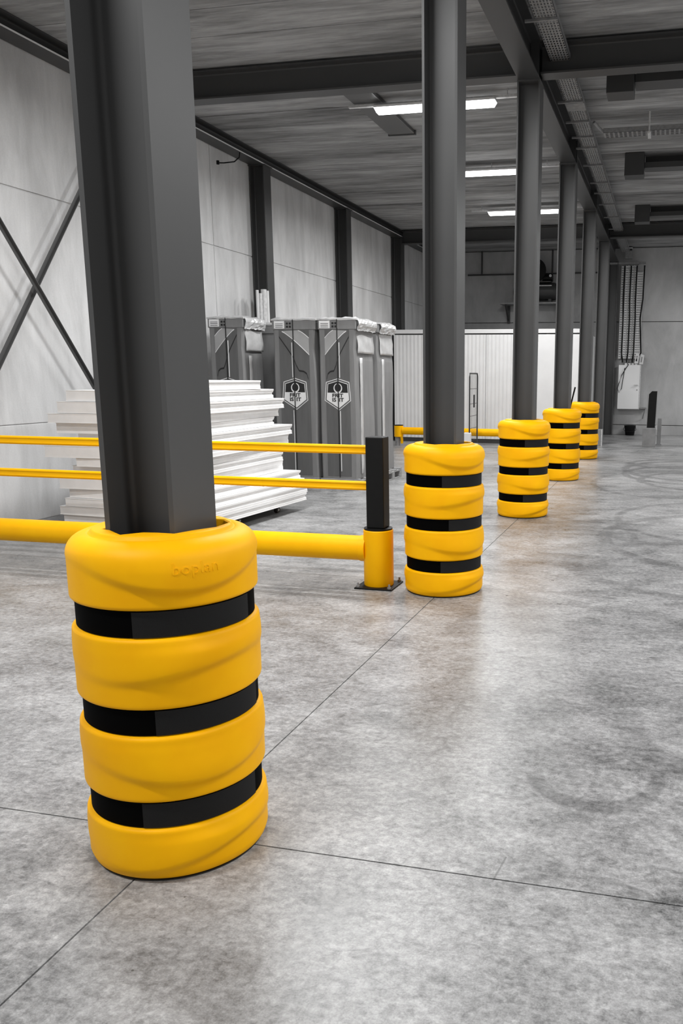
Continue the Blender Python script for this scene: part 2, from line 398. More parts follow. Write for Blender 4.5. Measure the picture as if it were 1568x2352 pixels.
for i, (fa, fb) in enumerate(((-80, 3), (-68, 12), (-78, 4))):
    z0, z1 = SEG[i][1]+.003, SEG[i+1][0]-.003
    strap_me.append(band(RB-.0195, RB-.0135, z0, z1, 0, 2*PI, 96, True).mesh('strap', M_STRAP, True))
    flap_me.append(band(RB-.0138, RB-.0105, z0+.001, z1-.001, R_(fa), R_(fb), 30, False).mesh('strap_flap', M_FLAP, True))
glab = {1: 'nearest and largest yellow column guard, with three black straps', 2: 'second yellow column guard, beside the barrier end post', 3: 'third yellow column guard, with floor visible all around its foot on the right',
        4: 'fourth yellow column guard, partly hidden behind the third one', 5: 'furthest and smallest yellow column guard of the row'}
glab[3] = 'third yellow column guard of the row, counted from the camera'
for k in range(1, 6):
    t = thing('column_guard', glab[k], 'column guard', (0, CYk(k), 0), 0, 'yellow guards around the column row')
    o = bpy.data.objects.new('shell', shell_me); COL.objects.link(o); o.parent = t
    MB().lathe([(.25, 0), (.272, 0), (.273, .004), (.25, .006)], (0, 0), 64).build('foot_shadow_ring', M_DARK, t, True)  # dark foot that also paints in the contact shadow under the shell
    for i in range(3):
        s_ = bpy.data.objects.new('strap', strap_me[i]); COL.objects.link(s_); s_.parent = t; s_['label'] = 'black webbing strap in a groove'
        f_ = bpy.data.objects.new('strap_flap', flap_me[i]); COL.objects.link(f_); f_.parent = s_
    if k == 1:
        tm = text_mesh('boplan', .05, .0018); a0 = R_(-40); zc = 1.0
        for v in tm.vertices:
            th = a0 + v.co.x/RB; zz = zc + v.co.y; r = RB + ridge(3, th, zz) - .0004 + v.co.z
            if zz > 1.015: r -= .06*(1-math.sqrt(max(0, 1-((zz-1.015)/.06)**2)))
            v.co = (r*math.cos(th), r*math.sin(th), zz)
        tm.materials.append(M_YEL); o = bpy.data.objects.new('embossed_lettering', tm); COL.objects.link(o); o.parent = t

# ================================================================== SAFETY BARRIER (pipe, two slim rails, end posts)
BY = 5.76
def rail_prof(zc, h, d):
    pts = []
    for i in range(24):
        a = 2*PI*i/24; c, s_ = math.cos(a), math.sin(a)
        yy = d/2*math.copysign(abs(c)**.6, c); zz = h/2*math.copysign(abs(s_)**.8, s_)
        if abs(s_) < .35: yy *= .72 if c < 0 else 1
        pts.append((BY+yy, zc+zz))
    return pts
bar = thing('safety_barrier', 'yellow pipe barrier with two slim upper rails and black end post', 'barrier', (0, 0, 0))
for px in (-.495, -4.35):
    bp = B(px-.145, px+.145, BY-.145, BY+.145, 0, .012).build('base_plate', M_BLACK, bar, bevel=.003)
    for sx in (-1, 1):
        for sy in (-1, 1):
            MB().cyl((px+sx*.122, BY+sy*.122, .012), (px+sx*.122, BY+sy*.122, .045), .008, 10).cyl((px+sx*.122, BY+sy*.122, .012), (px+sx*.122, BY+sy*.122, .026), .015, 6).build('bolt', M_GALVD, bp, True)
    MB().lathe([(.108, .012), (.111, .018), (.111, .428), (.106, .434)], (px, BY), 40).build('post_sleeve', M_YPAINT, bar, True)
    MB().lathe([(.100, .434), (.106, .436), (.106, .446), (.09, .449)], (px, BY), 40).build('sleeve_cap', M_BLACK, bar, True)
    B(px-.068, px+.068, BY-.068, BY+.068, .449, 1.12).build('square_post', M_BLACK, bar, bevel=.008)
MB().cyl((-.62, BY, .283), (-4.23, BY, .27), .093, 40).build('lower_pipe', M_YPAINT, bar, True)
for px, s_ in ((-.495, -1), (-4.35, 1)): MB().cyl((px+s_*.085, BY, .283), (px+s_*.135, BY, .283), .098, 40).build('pipe_collar', M_YPAINT, bar, True)
for zc in (1.022, .755): MB().prism(rail_prof(zc, .068, .05), -.56, -4.285, 'x').build('upper_rail', M_YPAINT, bar, True)
# far low barrier in front of the cold room
fb = thing('low_barrier', 'low yellow single-pipe barrier on the floor before the white cold room', 'barrier')
FBY = 18.0
for px in (-4.32, -1.2):
    MB().lathe([(.098, .20), (.102, .205), (.102, .445), (.098, .45)], (px, FBY), 28).build('post_sleeve', M_YPAINT, fb, True)
    MB().lathe([(.10, .45), (.104, .452), (.104, .465), (.08, .468)], (px, FBY), 28).build('sleeve_cap', M_BLACK, fb, True)
    MB().cyl((px-.03, FBY, 0), (px-.03, FBY, .205), .055, 20).build('post_core', M_GALVD, fb, True)
    MB().tube([(px+.05, FBY-.02, .25), (px+.075, FBY-.02, .16), (px+.08, FBY-.02, .05)], .032, 12).build('post_strut', M_YPAINT, fb, True)
MB().cyl((-4.23, FBY, .335), (-1.29, FBY, .335), .083, 28).build('lower_pipe', M_YPAINT, fb, True)

# ================================================================== STACK OF INSULATED PANELS
dol = thing('panel_dolly', 'low wheeled dolly carrying the stack of white insulated panels', 'dolly', (-3.35, 7.95, 0), R_(-4))
B(-.62, .62, -1.1, 1.0, .085, .115).build('deck', M_WOOD, dol, bevel=.004)
for sx in (-.55, .55):
    B(sx-.04, sx+.04, -1.08, .98, .07, .085).build('runner', M_WOOD, dol)
    for sy in (-.85, -.05, .75):
        w_ = MB().cyl((sx-.02, sy, .036), (sx+.02, sy, .036), .036, 20).build('wheel', M_DARK, dol, True)
        MB().cyl((sx-.024, sy, .036), (sx+.024, sy, .036), .014, 12).build('hub', M_GALV, w_, True)
ordn = ['topmost', 'second', 'third', 'fourth', 'fifth', 'sixth', 'seventh', 'eighth', 'ninth', 'tenth', 'eleventh', 'twelfth', 'thirteenth', 'lowest']
PAN = [(1.405, 1.497, 8.32, 7.05, -3.55, -2.72), (1.300, 1.402, 8.63, 6.82, -3.95, -2.72), (1.188, 1.297, 8.84, 6.80, -4.04, -2.70), (1.098, 1.185, 8.80, 6.80, -4.16, -2.74),
       (.997, 1.095, 8.69, 6.86, -4.12, -2.75), (.885, .994, 9.01, 6.95, -3.95, -2.70), (.770, .882, 8.98, 6.80, -4.23, -2.71), (.688, .767, 8.86, 6.80, -3.87, -2.74),
       (.598, .685, 8.82, 6.90, -4.00, -2.73), (.465, .595, 8.90, 6.85, -4.13, -2.76), (.372, .462, 9.02, 6.85, -3.99, -2.66), (.290, .369, 9.05, 6.82, -4.02, -2.63), (.205, .287, 9.07, 6.82, -4.09, -2.60), (.116, .202, 9.04, 6.85, -4.08, -2.60)]
for i, (z0, z1, yf, yn, xl, xr) in enumerate(PAN):
    lab = ('%s white insulated panel of the stack behind the barrier' % ordn[i]) if i in (0, 13) else ('white insulated panel, %s from the top of the stack behind the barrier' % ordn[i])
    cx, cy = (xl+xr)/2, (yf+yn)/2; t = thing('insulated_panel', lab, 'panel', (cx, cy, z0), R_(random.uniform(-1.3, 1.3) if i < 10 else -4), 'stacked insulated panels')
    w, l, h = (xr-xl)/2, (yf-yn)/2, z1-z0
    gr = .018 if i % 3 else .006
    core = MB().prism([(-w+.004, .006), (w-.002, .006), (w-.002, h*.34), (w-gr, h*.42), (w-gr, h*.60), (w-.002, h*.68), (w-.002, h-.006), (-w+.004, h-.006)], -l+.003, l-.003, 'y')
    core.build('foam_core', M_FOAM, t)
    B(-w, w, -l, l, 0, .006).build('sheet_skin', M_SKIN, t)
    sk = MB().prism([(-w, h-.006), (w, h-.006), (w, h-.018), (w+.003, h-.018), (w+.003, h), (-w, h)], -l, l, 'y').build('sheet_skin', M_SKIN, t)

# ================================================================== WRAPPED CARTONS ON PALLETS
def pallet(label, x0, x1, y0, y1):
    t = thing('pallet', label, 'pallet', ((x0+x1)/2, (y0+y1)/2, 0), 0, 'pallets under the wrapped cartons'); w, l = (x1-x0)/2, (y1-y0)/2
    for k in range(4):
        yy = -l + (2*l-.09)*k/3; B(-w, w, yy, yy+.09, .128, .148).build('deck_board', M_WOOD, t)
    for sx in (-w, -.05, w-.1):
        B(sx, sx+.1, -l, l, .108, .128).build('stringer_board', M_WOOD, t)
        for sy in (-l, -.05, l-.1): B(sx, sx+.1, sy, sy+.1, .02, .108).build('block', M_WOOD, t)
        B(sx, sx+.1, -l, l, 0, .02).build('bottom_board', M_WOOD, t)
    return t
def hexa(s):   # logo outline, pointed top and bottom, unit-ish coordinates (x, z)
    return [(0, .215*s), (.165*s, .165*s), (.185*s, -.085*s), (.015*s, -.215*s), (-.195*s, -.085*s), (-.17*s, .165*s)]
def plate(poly, y0, y1): return MB().prism(poly, y0, y1, 'y')
def ringplate(po, pi_, y0, y1):
    mb = MB(); n = len(po)
    vs = [(x, y0, z) for x, z in po] + [(x, y0, z) for x, z in pi_] + [(x, y1, z) for x, z in po] + [(x, y1, z) for x, z in pi_]
    fs = []
    for i in range(n):
        j = (i+1) % n; fs += [(i, j, n+j, n+i), (2*n+i, 3*n+i, 3*n+j, 2*n+j), (i, 2*n+i, 2*n+j, j), (n+i, n+j, 3*n+j, 3*n+i)]
    return mb.add(vs, fs)
WORDS = []
for body, dx, dz in (('FRIT', 0, -.018), ('IS', -.052, -.076), ('IT', .052, -.076)):
    me = text_mesh(body, .068, .001, bold=.002); me.materials.append(M_PRINTK)
    for v in me.vertices: v.co = (v.co.x*1.22, -v.co.z, v.co.y)
    WORDS.append((me, dx, dz))
def carton(label, x0, x1, y0, y1, ztop, mirror=1, front=True, side=True, seed=1):
    rnd = random.Random(seed); w, l = (x1-x0)/2, (y1-y0)/2; zb = .15; H = ztop - zb
    t = thing('wrapped_carton', label, 'carton', ((x0+x1)/2, (y0+y1)/2, zb), 0, 'tall wrapped cartons by the left wall')
    # body with slightly bulging, uneven sides
    NZ = 14; prof = []; vs = []; fs = []
    for i in range(NZ+1):
        z = (H-.10)*i/NZ; u = i/NZ
        q = .0 - .018*math.exp(-((u-.88)/.07)**2) + .006*math.sin(u*9+seed)
        for (sx, sy) in ((-1,-1), (1,-1), (1,1), (-1,1)):
            c = .02
            a = (sx*(w+(q if sx > 0 else q*.4)), sy*(l+(q if sy > 0 else 0)))
            if sx*sy > 0: pts = [(a[0], a[1]-sy*c), (a[0]-sx*c, a[1])]
            else: pts = [(a[0]-sx*c, a[1]), (a[0], a[1]-sy*c)]
            for p_ in pts: vs.append((p_[0], p_[1], z))
    for i in range(NZ):
        for j in range(8): fs.append((i*8+j, i*8+(j+1) % 8, (i+1)*8+(j+1) % 8, (i+1)*8+j))
    fs += [tuple(range(8))[::-1], tuple(range(NZ*8, NZ*8+8))]
    MB().add(vs, fs).build('carton_body', M_CARD, t)
    zl = H-.13
    B(-w-.006, w+.012, -l-.012, l+.01, zl, H).build('carton_lid', M_CARD, t, bevel=.01)
    # film crown on the lid: uneven bunched sheet
    NX, NY = 13, 9; vs = []; fs = []
    for i in range(NX):
        for j in range(NY):
            u, v = i/(NX-1), j/(NY-1); e = min(u, 1-u, v, 1-v)
            zz = H + .004 + (.028*rnd.random() + .012)*(1 if e > .01 else .3)
            vs.append((-w-.016+(2*w+.036)*u, -l-.018+(2*l+.036)*v, zz))
    for i in range(NX-1):
        for j in range(NY-1): fs.append((i*NY+j, (i+1)*NY+j, (i+1)*NY+j+1, i*NY+j+1))
    per = [(i, 0) for i in range(NX)] + [(NX-1, j) for j in range(1, NY)] + [(i, NY-1) for i in range(NX-2, -1, -1)] + [(0, j) for j in range(NY-2, 0, -1)]
    base = len(vs)
    for i, j in per: q = vs[i*NY+j]; vs.append((q[0], q[1], H-.004-.008*rnd.random()))
    n = len(per)
    for a in range(n):
        b_ = (a+1) % n; ia = per[a][0]*NY+per[a][1]; ib = per[b_][0]*NY+per[b_][1]; fs.append((ia, ib, base+b_, base+a))
    MB().add(vs, fs).build('film_crown', M_FILM, t, True)
    if side:
        # stretch film on the right-hand side: bunched over the lid, smooth below it
        vs = []; fs = []; NZ2, NYY = 7, 14
        for i in range(NZ2):
            for j in range(NYY):
                z = H-.15+.155*i/(NZ2-1); v = j/(NYY-1)
                xx = w + .016 + .030*math.exp(-((z-(H-.05))/.05)**2) + .014*rnd.random()
                vs.append((xx, -l+.0+(2*l+.02)*v, z + .018*rnd.random()*(i == 0)))
        for i in range(NZ2-1):
            for j in range(NYY-1): fs.append((i*NYY+j, (i+1)*NYY+j, (i+1)*NYY+j+1, i*NYY+j+1))
        o = MB().add(vs, fs).build('film_bunch', M_FILM, t, False); md = o.modifiers.new('solid', 'SOLIDIFY'); md.thickness = .004
        o['label'] = 'crumpled translucent stretch film'
        vs = []; fs = []; NZ2, NYY = 12, 8
        for i in range(NZ2):
            for j in range(NYY):
                z = H-.44+.31*i/(NZ2-1); v = j/(NYY-1)
                xx = w + .010 - .016*math.exp(-((z-(H-.17))/.08)**2) + .003*math.sin(v*7+i*.8+seed)
                vs.append((xx, -l+.06+(2*l-.08)*v, z))
        for i in range(NZ2-1):
            for j in range(NYY-1): fs.append((i*NYY+j, (i+1)*NYY+j, (i+1)*NYY+j+1, i*NYY+j+1))
        o = MB().add(vs, fs).build('film_side', M_FILM, t, True); md = o.modifiers.new('solid', 'SOLIDIFY'); md.thickness = .004
        vs = []; fs = []
        for i in range(20):
            z = .06+(H-.56)*i/19; a = .012*rnd.random()
            vs += [(w+.010, -l+.12+a, z), (w+.017+.006*rnd.random(), -l+.17+a, z), (w+.010, -l+.23+a*.5, z)]
        for i in range(19): fs += [(i*3, i*3+1, i*3+4, i*3+3), (i*3+1, i*3+2, i*3+5, i*3+4)]
        o = MB().add(vs, fs).build('film_fold', M_FILM, t, True); md = o.modifiers.new('solid', 'SOLIDIFY'); md.thickness = .003
    if front:
        m = mirror; yf = -l-.001; pw = w-.09; zt = H-.135
        B(-pw, pw, yf-.004, yf+.01, .03, zt).build('printed_panel', M_CARDD, t)
        # curved light leaf at the top with white rims
        def arc(f, n=10): return [f(i/n) for i in range(n+1)]
        up = arc(lambda s_: (m*(pw*.30 + pw*.70*s_), zt - .001 - .10*s_**1.4))
        lo = arc(lambda s_: (m*(pw*-.78 + pw*1.78*s_), zt - .012 - .31*s_**1.2))
        P = up + lo[::-1]
        plate(P, yf-.006, yf-.003).build('light_leaf', M_CARDL, t)
        def ribbon(pts, wd, mat, nm, off=.008):
            mb = MB(); vs = []
            for x, z in pts: vs += [(x, yf-off, z), (x, yf-off, z-wd), (x, yf-.003, z), (x, yf-.003, z-wd)]
            fs = []
            for i in range(len(pts)-1):
                a, b_ = i*4, i*4+4; fs += [(a, a+1, b_+1, b_), (a, b_, b_+2, a+2), (a+1, a+3, b_+3, b_+1)]
            fs += [(0, 2, 3, 1), (len(vs)-4, len(vs)-3, len(vs)-1, len(vs)-2)]
            mb.add(vs, fs).build(nm, mat, t)
        ribbon(lo, .012, M_PRINTW, 'leaf_rim'); ribbon(up, .010, M_PRINTW, 'leaf_rim')
        sw = [(m*-pw*.98, zt-.08), (m*-pw*.5, zt-.22), (m*-pw*.05, zt-.36), (m*pw*.12, zt-.46), (m*pw*.3, zt-.53), (m*pw*.6, zt-.54), (m*pw*.8, zt-.57), (m*pw*.9, zt-.64)]
        ribbon(sw, .022, M_PRINTK, 'dark_swoosh', .007)
        # logo
        zc = 1.30 - zb
        sh = lambda P: [(x, z+zc) for x, z in P]
        def frame(po, pi_, nm): ringplate(sh(po), sh(pi_), yf-.008, yf-.002).build(nm, M_PRINTW, t)
        frame(hexa(1.0), hexa(.955), 'logo_outline'); frame(hexa(.86), hexa(.82), 'logo_outline')
        hx = hexa(.82)
        zmid = .022
        def clip(P, keep):
            out = []
            for i in range(len(P)):
                a, b_ = P[i], P[(i+1) % len(P)]; ka = (a[1] >= zmid) == keep; kb = (b_[1] >= zmid) == keep
                if ka: out.append(a)
                if ka != kb: s_ = (zmid-a[1])/(b_[1]-a[1]); out.append((a[0]+(b_[0]-a[0])*s_, zmid))
            return out
        plate(sh(clip(hx, True)), yf-.007, yf-.002).build('logo_upper_field', M_PRINTK, t)
        plate(sh(clip(hx, False)), yf-.007, yf-.002).build('logo_lower_field', M_PRINTW, t)
        po, pi_ = [], []
        for q in range(22):
            a = R_(110+320*q/21) if False else R_(105+330*q/21)
            k_ = .008+.010*math.sin(PI*q/21)
            po.append((.062*math.cos(a), .083+.066*math.sin(a))); pi_.append(((.062-k_)*math.cos(a), .083+(.066-k_)*math.sin(a)))
        plate(sh(po + pi_[::-1]), yf-.009, yf-.003).build('logo_crescent', M_PRINTW, t)
        for me, dx, dz in WORDS:
            o = bpy.data.objects.new('logo_lettering', me); COL.objects.link(o); o.parent = t; o.location = (-.005+dx, yf-.009, zc+dz)
        # straps and lid stickers
        B(-.006*m-.006, -.006*m+.006, yf-.017, yf-.009, .02, H+.004).build('black_strap', M_PRINTK, t)
        for z0, z1 in ((.1, zc-.222), (zc+.222, H-.30)): B(-.03*m-.004, -.03*m+.004, yf-.013, yf-.004, z0, z1).build('white_cord', M_PRINTW, t)
        sx = -w+.03 if m > 0 else -w+.02
        st = B(sx, sx+.15, -l-.018, -l-.011, H-.115, H-.015).build('paper_label', M_PRINTW, t)
        for q in range(3): B(sx+.02, sx+.13, -l-.020, -l-.017, H-.10+q*.022, H-.094+q*.022).build('printed_line', M_PRINTK, st)
        mk = B(sx+.17, sx+.26, -l-.0165, -l-.011, H-.11, H-.02).build('handling_mark', M_CARD, t)
        for q in range(4):
            ax, az = sx+.178+(q % 2)*.042, H-.105+(q//2)*.042
            B(ax, ax+.03, -l-.019, -l-.016, az, az+.028).build('printed_line', M_PRINTK, mk)
    return t
carton('wrapped carton with the full logo, left of the similar logo carton', -3.75, -3.13, 10.75, 11.42, 2.29, 1, True, False, 3)
carton('wrapped carton with the logo and a white sticker, right of the other logo carton', -3.08, -2.55, 10.75, 11.46, 2.29, -1, True, True, 5)
carton('wrapped carton standing directly behind the right-hand logo carton', -3.12, -2.545, 11.64, 12.30, 2.29, 1, False, True, 8)
carton('wrapped carton rising above the white panel stack, nearest the left wall', -4.70, -4.18, 10.72, 11.30, 2.32, -1, True, True, 11)
carton('dark recessed carton half hidden between the left carton and the logo carton', -4.42, -3.80, 11.60, 12.12, 2.28, 1, False, True, 14)
pallet('wooden pallet under the left logo carton', -3.76, -3.12, 10.72, 11.44)
pallet('wooden pallet under the right logo carton, beside the black barrier post', -3.09, -2.52, 10.72, 11.48)
pallet('wooden pallet at the right foot of the cartons, sticking out behind the black post', -3.13, -2.44, 11.58, 12.36)
pallet('wooden pallet under the carton nearest the left wall', -4.72, -4.17, 10.70, 11.34)
pallet('wooden pallet under the dark recessed carton', -4.44, -3.78, 11.56, 12.14)
for i, (yy, r, zt, m_) in enumerate(((12.20, .022, 2.84, M_WHITE), (12.30, .028, 2.80, M_GALV), (12.42, .045, 2.87, M_GALV), (12.53, .030, 2.86, M_WHITE))):
    lab = ['thin pale tube at the left of the bundle standing by the wall column', 'thin steel tube second from the left beside the wall column', 'thick steel tube standing beside the wall column', 'pale tube at the right of the bundle, touching the wall column'][i]
    tag(MB().lathe([(r*.8, 0), (r, 0), (r, zt), (r*.8, zt), (r*.8, zt-.05)], (-4.70, yy), 16).build('steel_tube', m_, None, True), lab, 'tube', 'tubes leaning by the wall column')

# ================================================================== COLD ROOM
cr = thing('cold_room', 'long white ribbed insulated cold room in front of the back wall', 'cold room', (0, 0, 0))
B(-4.69, -.42, 19.35, 23.1, .06, 2.50).build('box_core', M_WHITE, cr)
def ribbed(x0, x1, n):
    pr = [(x0, 19.35)]; p_ = (x1-x0)/n
    for i in range(n):
        a = x0+i*p_; pr += [(a, 19.258), (a+p_*.40, 19.258), (a+p_*.5, 19.25), (a+p_*.9, 19.25)]
    pr += [(x1, 19.258), (x1, 19.35)]
    return MB().prism(pr, .10, 2.50, 'z')
for x0, x1 in ((-4.83, -3.72), (-3.71, -2.60), (-2.59, -1.49)): ribbed(x0, x1, 12).build('ribbed_panel', M_WHITE, cr)
B(-1.48, -.40, 19.245, 19.35, .10, 2.50).build('smooth_panel', M_WHITE, cr, bevel=.004)
B(-4.83, -.40, 19.27, 19.36, 2.50, 2.53).build('shadow_gap', M_DARK, cr)
B(-4.84, -.39, 19.235, 19.38, 2.53, 2.62).build('top_trim', M_WHITE, cr, bevel=.004)
B(-4.69, -.40, 19.38, 23.1, 2.50, 2.60).build('roof_panel', M_WHITE, cr)
B(-4.83, -.40, 19.26, 19.35, 0, .10).build('plinth', M_DARK, cr)
B(-.42, -.40, 19.35, 23.1, .06, 2.50).build('end_skin', M_WHITE, cr)

# roll cage
rc = thing('roll_cage', 'tall wire roll cage standing before the cold room behind second column', 'roll cage', (-2.75, 16.95, 0))
def cage_side(x):
    mb = MB(); mb.tube([(x, -.36, .15), (x, -.36, 1.55), (x, -.33, 1.61), (x, .33, 1.61), (x, .36, 1.55), (x, .36, .15)], .015, 8)
    f = mb.build('side_frame', M_DARK, rc, True)
    for q in range(1, 6): MB().cyl((x, -.36+.12*q, .2), (x, -.36+.12*q, 1.6), .003, 6).build('wire', M_DARK, f)
    for z in (.25, .5, .75, 1.0, 1.3): MB().cyl((x, -.36, z), (x, .36, z), .005, 6).build('wire', M_DARK, f)
cage_side(.40); cage_side(-.40)
B(-.42, .42, -.37, .37, .12, .15).build('base_tray', M_WHITE, rc)
B(.408, .42, -.06, .04, .92, 1.18).build('name_plate', M_BLACK, rc)
B(.28, .42, -.40, -.24, .15, .42).build('white_bumper', M_WHITE, rc, bevel=.02)
for sx in (-.36, .36):
    for sy in (-.3, .3):
        MB().cyl((sx-.018, sy, .055), (sx+.018, sy, .055), .055, 18).box(sx-.03, sx+.03, sy-.02, sy+.02, .06, .12).build('castor', M_DARK, rc)

# ================================================================== BACK WALL FITTINGS
sh = thing('bracket_shelf', 'dark bracketed wall shelf high on the back wall above cold room', 'shelf', (0, 0, 0))
B(-2.99, -1.30, 22.75, 23.39, 3.47, 3.505).build('board', M_GALVD, sh)
for px in (-2.84, -1.45):
    br = B(px-.035, px+.035, 23.30, 23.39, 3.0, 3.47).build('bracket', M_BEAM, sh)
    MB().add([(px-.02, 22.85, 3.44), (px+.02, 22.85, 3.44), (px+.02, 22.85, 3.47), (px-.02, 22.85, 3.47), (px-.02, 23.32, 3.05), (px+.02, 23.32, 3.05), (px+.02, 23.32, 3.12), (px-.02, 23.32, 3.12)],
             [(0,1,2,3), (4,7,6,5), (0,4,5,1), (1,5,6,2), (2,6,7,3), (3,7,4,0)]).build('brace_arm', M_BEAM, br)
cp = thing('air_compressor', 'dark air compressor with round tank on the high wall shelf', 'compressor', (-2.05, 23.07, 3.505))
tk = MB(); NN = 12
prof = [(.02, -.62)] + [(.23*math.sin(PI/2*i/6), -.62+.12*(1-math.cos(PI/2*i/6))) for i in range(1, 7)] + [(.23, .50)] + [(.23*math.cos(PI/2*i/6), .50+.12*math.sin(PI/2*i/6)) for i in range(1, 6)] + [(.02, .62)]
m_ = MB().lathe(prof, (0, 0), 28); m_.v = [(z, y_, x+.30) for x, y_, z in m_.v]; m_.build('tank', M_BEAM, cp, True)
for sx in (-.4, .4): B(sx-.04, sx+.04, -.14, .14, 0, .10).build('foot', M_BEAM, cp)
B(-.35, .42, -.16, .16, .53, .56).build('motor_plate', M_BEAM, cp)
m_ = MB().lathe([(.10, -.02), (.30, -.02), (.31, 0), (.30, .02), (.27, .03), (.10, .03)], (0, 0), 28); m_.v = [(x-.02, z-.18, y_+.80) for x, y_, z in m_.v]
m_.v = [(x*1.0, y_, z-.02+.06) for x, y_, z in m_.v]; m_.build('flywheel', M_BLACK, cp, True)
m_ = MB().cyl((.18, 0, .66), (.45, 0, .66), .10, 20); m_.build('motor', M_BLACK, cp, True)
MB().cyl((.40, -.13, .70), (.40, -.10, .70), .035, 16).build('gauge', M_GALV, cp, True)
MB().tube([(-.5, -.2, .44), (.45, -.2, .44)], .018, 10).build('handle_tube', M_GALV, cp, True)
MB().cyl((.05, -.22, .10), (.05, -.22, .22), .035, 12).build('drain_valve', M_GALV, cp, True)
pp = thing('wall_pipe', 'thin pipe with droppers running high across the dark back wall', 'pipe')
MB().tube([(-4.0, 23.30, 4.30), (-.2, 23.30, 4.30)], .02, 10).build('run_pipe', M_BEAM, pp, True)
for px in (-3.6, -1.65): MB().tube([(px, 23.30, 4.30), (px, 23.30, 4.92)], .022, 10).build('dropper', M_BEAM, pp, True)
# electrical cabinet with trays
cb = thing('electrical_cabinet', 'white electrical cabinet mounted on the back wall below cable trays', 'cabinet', (.53, 23.27, .70))
B(-.29, .29, -.10, .12, 0, 1.18).build('body', M_CABINET, cb, bevel=.006)
dr = B(-.295, .275, -.125, -.102, .01, 1.175).build('door', M_CABINET, cb, bevel=.005)
MB().box(.13, .24, -.165, -.145, .64, .665).box(.215, .24, -.145, -.125, .64, .665).build('handle', M_GALV, dr)
MB().cyl((.215, -.132, .52), (.215, -.125, .52), .012, 12).build('lock', M_BLACK, dr, True)
B(.276, .290, -.13, -.10, .01, 1.175).build('door_edge', M_GALV, cb)
for q in range(4): B(-.14+q*.09, -.08+q*.09, -.06, .04, 1.18, 1.225).build('cable_gland', M_WHITE, cb)
def cable(name, pts, r, lab, cat='cable'): return tag(MB().tube(pts, r, 8).build(name, M_BLACK, None, True), lab, cat)
cable('loose_cable', [(.50, 23.13, 1.90), (.42, 23.12, 1.78), (.32, 23.11, 1.60), (.26, 23.11, 1.40), (.22, 23.12, 1.25), (.27, 23.115, 1.15), (.33, 23.115, 1.25), (.36, 23.115, 1.5), (.40, 23.12, 1.8)], .009, 'thin black cable looping over the left edge of the white cabinet')
for x0, x1 in ((.20, .27), (.31, .385), (.39, .455), (.465, .53), (.54, .60), (.62, .775)):
    i = x0
    lab = {.20: 'leftmost of the vertical cable trays above the cabinet', .31: 'second vertical cable tray from the left above the cabinet', .39: 'third vertical cable tray from the left above the cabinet', .465: 'fourth vertical cable tray from the left above the cabinet', .54: 'fifth vertical cable tray from the left above the cabinet', .62: 'widest and rightmost vertical cable tray above the cabinet'}[x0]
    t = thing('vertical_cable_tray', lab, 'cable tray', (x0, 23.33, 2.05), 0, 'vertical trays above the cabinet'); w = x1-x0; top = 2.42 if x0 < .6 else 2.25
    B(0, .008, -.06, .03, 0, top).build('side_rail', M_ZINC, t); B(w-.008, w, -.06, .03, 0, top).build('side_rail', M_ZINC, t)
    mb = MB(); nrow = int(top/.06)
    for q in range(nrow): mb.box(.006, w-.006, -.03, -.026, q*top/nrow, q*top/nrow+.046)
    mb.build('perforated_base', M_ZINC, t, kind='stuff')
for i, (x, xs) in enumerate(((.285, .32), (.455, .43), (.605, .58), (.80, .70))):
    lab = ['black cable left of the second tray, running down to the cabinet', 'black cable between the third and fourth trays down to the cabinet', 'black cable right of the fifth tray down to the cabinet', 'thickened black cable at the right edge of the widest tray'][i]
    cable('drop_cable', [(x, 23.24, 4.45), (x-.01, 23.24, 3.6), (x+.005 if i < 3 else x-.06, 23.24, 3.1), (x, 23.24, 2.2), (xs, 23.24, 2.0), (xs, 23.25, 1.945)], .019, lab)  # cables thickened so their black stands in for shade between the trays
hb = thing('tray_hanger', 'grey horizontal hanger bar at the top of the vertical cable trays', 'bracket')
B(-.11, .83, 23.14, 23.20, 4.48, 4.53).build('bar', M_GALVD, hb)
for px in (.05, .60): B(px, px+.04, 23.19, 23.39, 4.48, 4.53).build('arm', M_GALVD, hb)
jb = thing('duct_stub', 'short grey perforated tray stub hanging above the hanger bar', 'tray stub', (.38, 23.2, 4.62))
B(-.09, .09, -.05, .05, 0, .20).build('box', M_GALVD, jb); B(-.11, .09, -.07, .05, .25, .28).build('flange', M_GALV, jb); B(-.08, .08, -.03, .03, .20, .30).build('neck', M_DARK, jb)
for i, (x, lab) in enumerate(((.69, 'left white reel bracket on top of the cabinet'), (.82, 'right white reel bracket on top of the cabinet'))):
    t = ringplate([(-.05, 0), (.05, 0), (.075, .24), (-.01, .27)], [(-.02, .05), (.02, .05), (.035, .19), (0, .2)], 0, .05).build('reel_bracket', M_WHITE); t.location = (x, 23.17, 1.925 if i == 0 else 1.90); tag(t, lab, 'bracket')
hs = thing('wall_bracket', 'small dark corner bracket below right of the white cabinet', 'bracket')
B(.84, 1.0, 23.2, 23.39, .72, .75).build('plate', M_GALVD, hs); MB().tube([(.92, 23.38, .45), (.98, 23.22, .72)], .012, 8).build('stay', M_GALVD, hs)
